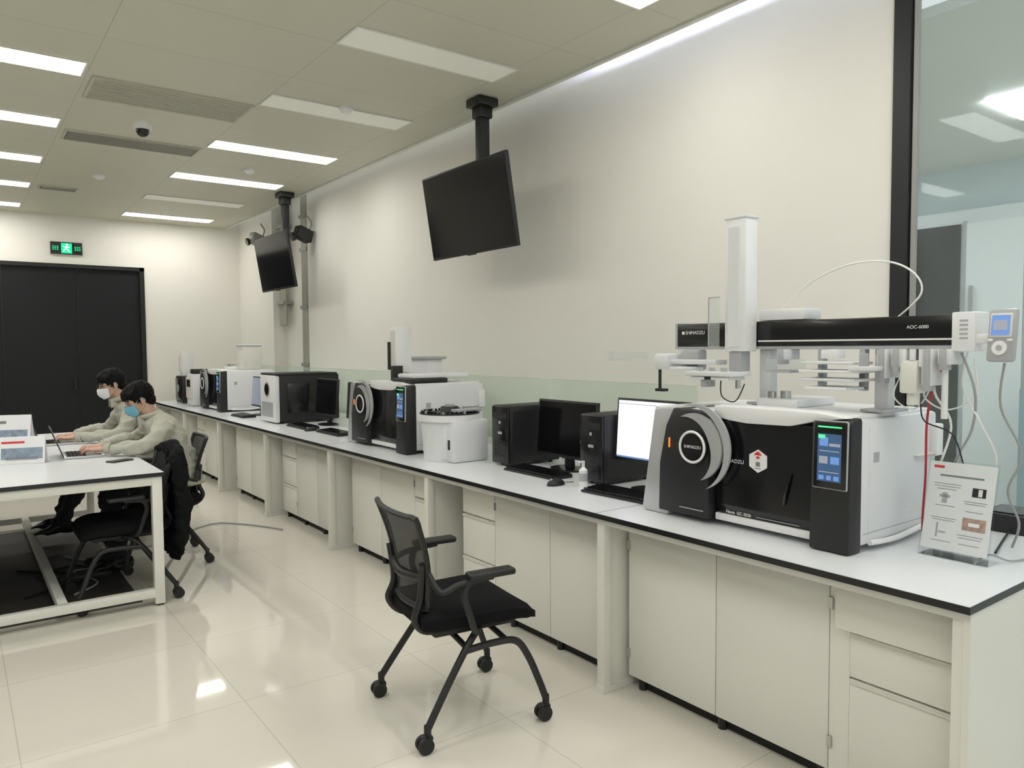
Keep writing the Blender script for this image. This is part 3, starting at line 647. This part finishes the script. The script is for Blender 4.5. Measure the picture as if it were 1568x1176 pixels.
def laptop(loc,rz,tilt=20,scr=M_scrgrey):
    b=MB(); b.bx(-.11,.11,-.16,.16,.001,.016,M_silver,bev=.004); b.bx(-.02,.095,-.145,.145,.016,.017,M_mblack)
    for r in range(5):
        for k in range(13): b.box((-.008+r*.021,-.13+k*.0217,.018),(.016,.018,.003),M_gblack)
    b.bx(-.09,-.035,-.05,.05,.016,.0165,M_inst2)
    T=Matrix.Translation((.108,0,.016))@Euler((0,math.radians(tilt),0)).to_matrix().to_4x4()
    b.bx(0,.007,-.16,.16,0,.20,M_mblack,bev=.003,M=T); b.bx(-.001,.0005,-.15,.15,.012,.19,scr,M=T)
    b.obj('laptop',loc,rz)
b=MB(); b.bx(-.075,.075,-.037,.037,.001,.009,M_mblack,bev=.004); b.bx(-.07,.07,-.034,.034,.009,.0095,M_scr); b.obj('smartphone',(.84,5.33,tz),.5)
def tent(loc,rz,w,h,kind,tilt=15):
    b=MB(); T=Matrix.Translation((0,0,.002))@Euler((0,math.radians(tilt),0)).to_matrix().to_4x4()
    page(b,T@faceM(0,0,h/2),w,h,kind=kind)
    b.bx(.001,.003,-w/2-.004,w/2+.004,0,h+.004,M_acry,M=T)
    T2=Matrix.Translation((h*math.sin(math.radians(tilt))*2+.004,0,.002))@Euler((0,math.radians(-tilt),0)).to_matrix().to_4x4(); b.bx(0,.002,-w/2,w/2,0,h,M_paper,M=T2)
    b.bx(0,.1,-w/2,w/2,.0005,.002,M_paper); b.obj('table_sign',loc,rz)
tent((.33,5.60,tz),math.radians(75),.25,.17,2)
tent((.26,6.35,tz),math.radians(70),.34,.26,1)
b=MB(); b.box((0,0,.012),(.22,.16,.02),M_paper,bev=.002); b.box((.01,.0,.024),(.20,.14,.004),M_wht); b.obj('document_stack',(.08,5.9,tz),.4)
b=MB(); b.tube([(2.14,6.05,.008),(2.05,6.25,.008),(1.9,6.5,.008),(1.75,6.62,.008),(1.5,6.45,.008),(1.45,6.2,.008),(1.1,6.15,.010),(.9,6.2,.012)],.006,M_cabl); b.obj('floor_cable')
b=MB(); b.tube([(.3,5.3,.013),(.5,5.5,.013),(.4,5.8,.013),(.65,5.9,.013),(.7,5.6,.013),(.5,5.4,.03),(.6,5.7,.013),(.30,6.0,.013)],.007,M_mblack); b.tube([(.55,5.2,.012),(.7,5.4,.012),(.6,5.75,.012),(.8,5.8,.012),(.6,6.2,.012)],.006,M_cabl); b.bx(.50,.80,5.50,5.57,.005,.045,M_mblack,bev=.006); b.obj('power_strip_with_cables')

# ---------------------------------------------------------------- people
def remesh(bm_,name,vox,mats,sm=4,fac=.5,matfn=None,nz=0,nf=10,parent=None):
    me=bpy.data.meshes.new('t'); bmesh.ops.recalc_face_normals(bm_,faces=bm_.faces[:]); bm_.to_mesh(me); bm_.free()
    o=bpy.data.objects.new('t',me); scene.collection.objects.link(o)
    r=o.modifiers.new('r','REMESH'); r.mode='VOXEL'; r.voxel_size=vox
    s=o.modifiers.new('s','SMOOTH'); s.iterations=sm; s.factor=fac
    bpy.context.view_layer.update()
    m2=bpy.data.meshes.new_from_object(o.evaluated_get(bpy.context.evaluated_depsgraph_get()))
    bpy.data.objects.remove(o)
    m2.materials.clear()
    for m in mats: m2.materials.append(m)
    if nz:
        nrm=[v.normal.copy() for v in m2.vertices]
        for v,nn in zip(m2.vertices,nrm):
            p=V(v.co)
            rid=1-abs(noise.noise(V((p.x*nf*1.2,p.y*nf*1.2,p.z*nf*2.2))))*2.2
            rid2=1-abs(noise.noise(V((p.x*nf*2.6+7,p.y*nf*2.6,p.z*nf*3.2))))*2.4
            v.co=p+nn*nz*(noise.noise(p*nf)+.9*rid+.35*rid2-.7)
    for p in m2.polygons:
        p.use_smooth=True
        if matfn: p.material_index=matfn(p.center)
    ob=bpy.data.objects.new(name,m2); scene.collection.objects.link(ob)
    if parent: ob.parent=parent
    return ob
def interpr(rr,n):
    out=[]
    for i in range(len(rr)-1):
        for j in range(n): out.append(rr[i]+(rr[i+1]-rr[i])*j/n)
    out.append(rr[-1]); return out
def limb(bm_,pts,rad,side=None,rb=None,seg=14,n=4):
    P=cr(pts,n); ringtube(bm_,P,interpr(rad,n),interpr(rb,n) if rb else None,side=side,seg=seg)
    if not rb:
        ball(bm_,P[0],rad[0]); ball(bm_,P[-1],rad[-1])
def hand(bm_,W,D,s):
    D=V(D).normalized(); up=V((0,0,1)); L=up.cross(D).normalized(); U=D.cross(L)
    M=Matrix(((D.x,L.x,U.x,W[0]),(D.y,L.y,U.y,W[1]),(D.z,L.z,U.z,W[2]),(0,0,0,1)))
    def P(x,y,z): return M@V((x,y,z))
    ringtube(bm_,[P(-.03,0,0),P(0,0,0),P(.035,0,.002),P(.07,0,.003),P(.088,0,.0)],[.024,.025,.036,.040,.036],[.020,.018,.016,.014,.010],side=L,seg=16)
    for y,l in ((.030,.060),(.010,.072),(-.011,.076),(-.031,.068)):
        y=y*s
        ringtube(bm_,[P(.07,y,0),P(.085,y*1.08,.008),P(.085+l*.40,y*1.20,.008),P(.085+l*.66,y*1.24,-.006),P(.085+l*.80,y*1.24,-.022)],[.0095,.0092,.0085,.0075,.006],seg=10)
    ringtube(bm_,[P(.012,-.018*s,-.004),P(.038,-.042*s,-.008),P(.065,-.058*s,-.012),P(.088,-.060*s,-.017)],[.014,.012,.010,.007],seg=10)
def person(loc,rz,mask,head_yaw=0,head_pitch=25,hands=((.44,.11,.832),(.44,-.11,.832)),lean=0,hz=0,knee=(.42,.52),ank=(.40,.09),glasses=False):
    E=bpy.data.objects.new('seated_person',None); scene.collection.objects.link(E); E.location=loc; E.rotation_euler=(0,0,rz)
    bb=bmesh.new(); S=(0,1,0); L=lean
    ringtube(bb,cr([(-.02,0,.485),(-.02,0,.54),(-.015,0,.64),(.01+L*.4,0,.76),(.045+L*.7,0,.88+hz*.5),(.085+L*.9,0,.975+hz),(.12+L,0,1.02+hz),(.145+L,0,1.05+hz)],3),
        interpr([.15,.185,.18,.178,.195,.185,.12,.068],3),interpr([.11,.135,.135,.128,.13,.112,.085,.062],3),side=S,seg=24)
    EL=[]
    for k,s in enumerate((1,-1)):
        sh=V((.08+L,s*.185,.965+hz)); w=V(hands[k]); el=V((.22+L*.7,s*.285,.850)); EL.append(el)
        limb(bb,[(.07+L,s*.10,.975+hz),sh,(.14+L*.9,s*.250,.905+hz*.5),el,(el+w)/2+V((0,s*.005,.004)),w+(el-w).normalized()*.02],[.075,.074,.062,.056,.048,.038])
        limb(bb,[(.0,s*.09,.565),(.20,s*.11,.565),(knee[0]-.03,s*.13,knee[1]),(knee[0]+.02,s*.13,knee[1]-.06),(.5*(knee[0]+ank[0])+.0,s*.13,.5*(knee[1]+ank[1])),(ank[0],s*.13,ank[1]+.04)],[.10,.092,.072,.066,.058,.048])
        fz=ank[1]-.09
        ringtube(bb,[(ank[0]-.07,s*.13,.045+fz),(ank[0]-.03,s*.13,.05+fz),(ank[0]+.04,s*.132,.050+fz),(ank[0]+.11,s*.135,.036+fz),(ank[0]+.175,s*.137,.026+fz),(ank[0]+.20,s*.137,.022+fz)],[.028,.036,.040,.044,.034,.015],[.038,.046,.046,.034,.022,.012],side=S,seg=14)
    def mf(c):
        if c.z<ank[1]-.005: return 2
        if c.z<.545: return 1
        if c.x>.15 and c.z<.70: return 1
        return 0
    remesh(bb,'body',.009,[M_jack,M_trou,M_shoe],sm=3,matfn=mf,nz=.012,nf=7,parent=E)
    b=MB(); cx=.135+L
    # stand-up collar, cuffs, hem band, seams
    b.tube([(cx+.062*math.cos(a)+.01,.070*math.sin(a),1.056+hz+.016*(-math.cos(a))) for a in [i*math.pi/9 for i in range(18)]],.017,M_jack,n=1,closed=True,smooth=False,seg=8)
    b.tube([(-.02+.147*math.cos(a),.197*math.sin(a),.556) for a in [i*math.pi/14 for i in range(4,25)]],.018,M_jack,n=1,smooth=False,seg=8)
    for k,s in enumerate((1,-1)):
        w=V(hands[k]); el=EL[k]; d=(w-el).normalized()
        b.cyl(w-d*.050,w-d*.008,.041,M_jack,r2=.038,seg=18); b.cyl(w-d*.054,w-d*.050,.042,M_seam,seg=18)
        b.prism([(-.03,-.03),(.03,-.03),(.0,.035)],'y',s*.05-.004,s*.05+.004,M_jack,M=Matrix.Translation((.20+L*1.1,0,1.02+hz))@Euler((0,.5,0)).to_matrix().to_4x4())
    b.obj('jacket_trim',parent=E)
    HC=V((.195+L*1.25,0,1.165+hz)); HM=Matrix.Translation(HC)@Euler((0,math.radians(head_pitch),math.radians(head_yaw)),'XYZ').to_matrix().to_4x4()@Matrix.Scale(.93,4)
    bb=bmesh.new()
    ball(bb,(-.012,0,.022),(.096,.076,.092),24,16); ball(bb,(.028,0,-.040),(.060,.058,.066),20,14); ball(bb,(.058,0,-.088),(.028,.028,.022))
    ball(bb,(.050,0,.010),(.036,.060,.045)); 
    ringtube(bb,[(.078,0,.012),(.094,0,-.012),(.104,0,-.030),(.090,0,-.038)],[.009,.010,.014,.010],seg=10)
    ball(bb,(.083,0,-.058),(.010,.022,.006)); ball(bb,(.082,0,-.069),(.010,.018,.006))
    for s in (1,-1):
        ball(bb,(-.004,s*.078,-.008),(.017,.007,.030)); ball(bb,(.052,s*.040,-.022),(.022,.018,.018)); ball(bb,(.074,s*.030,.022),(.012,.022,.006))
    bb.transform(HM)
    limb(bb,[(.115+L,0,.99+hz),(.135+L,0,1.05+hz),HM@V((-.022,0,-.045))],[.058,.053,.052])
    remesh(bb,'head',.0045,[M_skin],sm=3,parent=E)
    b=MB()
    for s in (1,-1):
        b.sph((.0745,s*.030,.003),(.009,.013,.0055),M_eye,M=HM); b.sph((.081,s*.030,.003),(.0035,.005,.005),M_hair,M=HM)
        b.tube([(.078,s*.045,.008),(.086,s*.030,.010),(.087,s*.017,.006)],.0022,M_hair,M=HM); b.tube([(.074,s*.050,.022),(.087,s*.032,.027),(.089,s*.014,.024)],.0035,M_hair,M=HM)
        if glasses:
            b.tube([(.100,s*.030+.019*math.cos(a*math.pi/8),.003+.015*math.sin(a*math.pi/8)) for a in range(16)],.0014,M_mblack,n=1,closed=True,smooth=False,seg=6,M=HM)
            b.tube([(.098,s*.05,.008),(.05,s*.076,.008),(.0,s*.082,.006)],.0014,M_mblack,seg=6,M=HM)
    b.obj('face_details',parent=E)
    bb=bmesh.new()
    ball(bb,(-.022,0,.036),(.106,.087,.100),32,24)
    for v in list(bb.verts):
        p=v.co
        if p.z<-.035: p.z=-.035-(p.z+.035)*-.25
    ball(bb,(-.06,0,-.03),(.055,.068,.055),20,14)
    for k in range(13):
        y=-.072+.012*k; x0=.055-.5*(y*y)/.065
        limb(bb,[(x0-.02,y*.9,.100-abs(y)*.25),(x0+.026,y,.082-abs(y)*.2),(x0+.044,y*1.05,.044+.010*math.sin(k*2.3))],[.019,.016,.006],seg=8,n=3)
    for s in (1,-1):
        limb(bb,[(.02,s*.074,.05),(.018,s*.081,.01),(.012,s*.079,-.022)],[.016,.011,.004],seg=8)
    for k in range(14):
        a=k*2.4; rr=.05+.03*(k%3)/2
        limb(bb,[(-.03+rr*math.cos(a)*.8,rr*math.sin(a)*.7,.115),(-.02+rr*math.cos(a)*1.1,rr*math.sin(a)*.95,.124-rr*.3),(-.01+rr*math.cos(a)*1.5,rr*math.sin(a)*1.15,.104-rr*.3)],[.012,.010,.004],seg=6,n=2)
    bb.transform(HM)
    remesh(bb,'hair',.0045,[M_hair],sm=1,nz=.003,nf=40,parent=E)
    bb=bmesh.new(); nu,nv=16,10; g=[]
    for j in range(nv+1):
        row=[]
        for i in range(nu+1):
            u=-1+2*i/nu; v=j/nv; a=u*1.30
            z=-.108+.098*v
            bulge=.018*math.sin(v*math.pi)*(1-abs(u))+.014*v*(1-abs(u))**3
            rx=.066+bulge-.016*(1-v)*(1-v)+.0022*math.sin(v*math.pi*8)
            row.append(bb.verts.new((.036+rx*math.cos(a)*1.0,(.068-.014*(1-v))*math.sin(a),z*(1-.25*abs(u)**2)-.010*abs(u)**2)))
        g.append(row)
    for j in range(nv):
        for i in range(nu): bb.faces.new((g[j][i],g[j][i+1],g[j+1][i+1],g[j+1][i]))
    b=MB(); b.add(bb,mask,HM)
    for s in (1,-1):
        b.tube([(.052,s*.066,-.016),(.02,s*.080,.010),(-.012,s*.086,.014),(-.022,s*.082,-.012),(.0,s*.078,-.040),(.048,s*.062,-.072)],.0012,M_wht,M=HM)
    b.obj('face_mask',parent=E)
    for k,s in enumerate((1,-1)):
        w=V(hands[k]); d=(w-EL[k]).normalized(); d=(d+V((.9,0,-.02))).normalized()
        bb=bmesh.new(); hand(bb,w,d,s); remesh(bb,'hand_left' if s>0 else 'hand_right',.0032,[M_skin],sm=2,parent=E)
    return E
def off(loc,rz,f,l): return (loc[0]+math.cos(rz)*f-math.sin(rz)*l,loc[1]+math.sin(rz)*f+math.cos(rz)*l)
r1,r2=PI-.06,PI
P1=(1.28,5.74); P2=(1.26,6.66)
person((*P1,0),r1,M_maskb,head_pitch=24,head_yaw=8,lean=.04,hz=-.015,hands=((.47,.11,.832),(.47,-.11,.832)))
person((*P2,0),r2,M_maskw,head_pitch=14,head_yaw=12,lean=.05,hz=.06,glasses=True,hands=((.52,.10,.832),(.50,-.12,.832)),knee=(.48,.54),ank=(.62,.198))
x,y=off(P1,r1,.60,0); laptop((x,y,tz),r1)
x,y=off(P2,r2,.64,0); laptop((x,y,tz),r2)
# dark coat over the empty chair's back
bb=bmesh.new()
limb(bb,[(-.33,-.20,.86),(-.345,0,.885),(-.33,.20,.86)],[.035,.04,.035])
ringtube(bb,cr([(-.335,0,.875),(-.355,0,.80),(-.36,0,.62),(-.355,0,.45),(-.335,0,.28),(-.32,0,.20)],4),interpr([.21,.235,.23,.235,.22,.17],4),interpr([.035,.042,.045,.05,.05,.03],4),side=(0,1,0),seg=28)
limb(bb,[(-.32,.22,.84),(-.34,.255,.65),(-.335,.25,.45),(-.33,.24,.32)],[.045,.048,.045,.038]); limb(bb,[(-.32,-.22,.84),(-.34,-.255,.65),(-.335,-.25,.45),(-.33,-.24,.34)],[.045,.048,.045,.038])
o=remesh(bb,'black_coat',.010,[M_fab],sm=4,nz=.014,nf=8); o.location=(.755,5.06,0); o.rotation_euler=(0,0,PI)

# ---------------------------------------------------------------- world, camera
w=bpy.data.worlds.new('World'); scene.world=w; w.use_nodes=True
w.node_tree.nodes['Background'].inputs[0].default_value=(.94,.97,.96,1); w.node_tree.nodes['Background'].inputs[1].default_value=.85
yaw=math.radians(36.7); p=math.atan(57/1150); r=.0067
f0=V((math.sin(yaw),math.cos(yaw),0)); R0=V((math.cos(yaw),-math.sin(yaw),0)); Z=V((0,0,1))
F=f0*math.cos(p)-Z*math.sin(p); U0=f0*math.sin(p)+Z*math.cos(p)
R=R0*math.cos(r)-U0*math.sin(r); U=U0*math.cos(r)+R0*math.sin(r)
cam=bpy.data.cameras.new('Camera'); co=bpy.data.objects.new('Camera',cam); scene.collection.objects.link(co)
cam.sensor_width=36; cam.lens=36*1150/1568; cam.clip_start=.05
B=-F
co.matrix_world=Matrix(((R.x,U.x,B.x,0),(R.y,U.y,B.y,0),(R.z,U.z,B.z,1.5),(0,0,0,1)))
scene.camera=co
scene.view_settings.view_transform='Standard'
scene.view_settings.exposure=0.0
print('DONE')
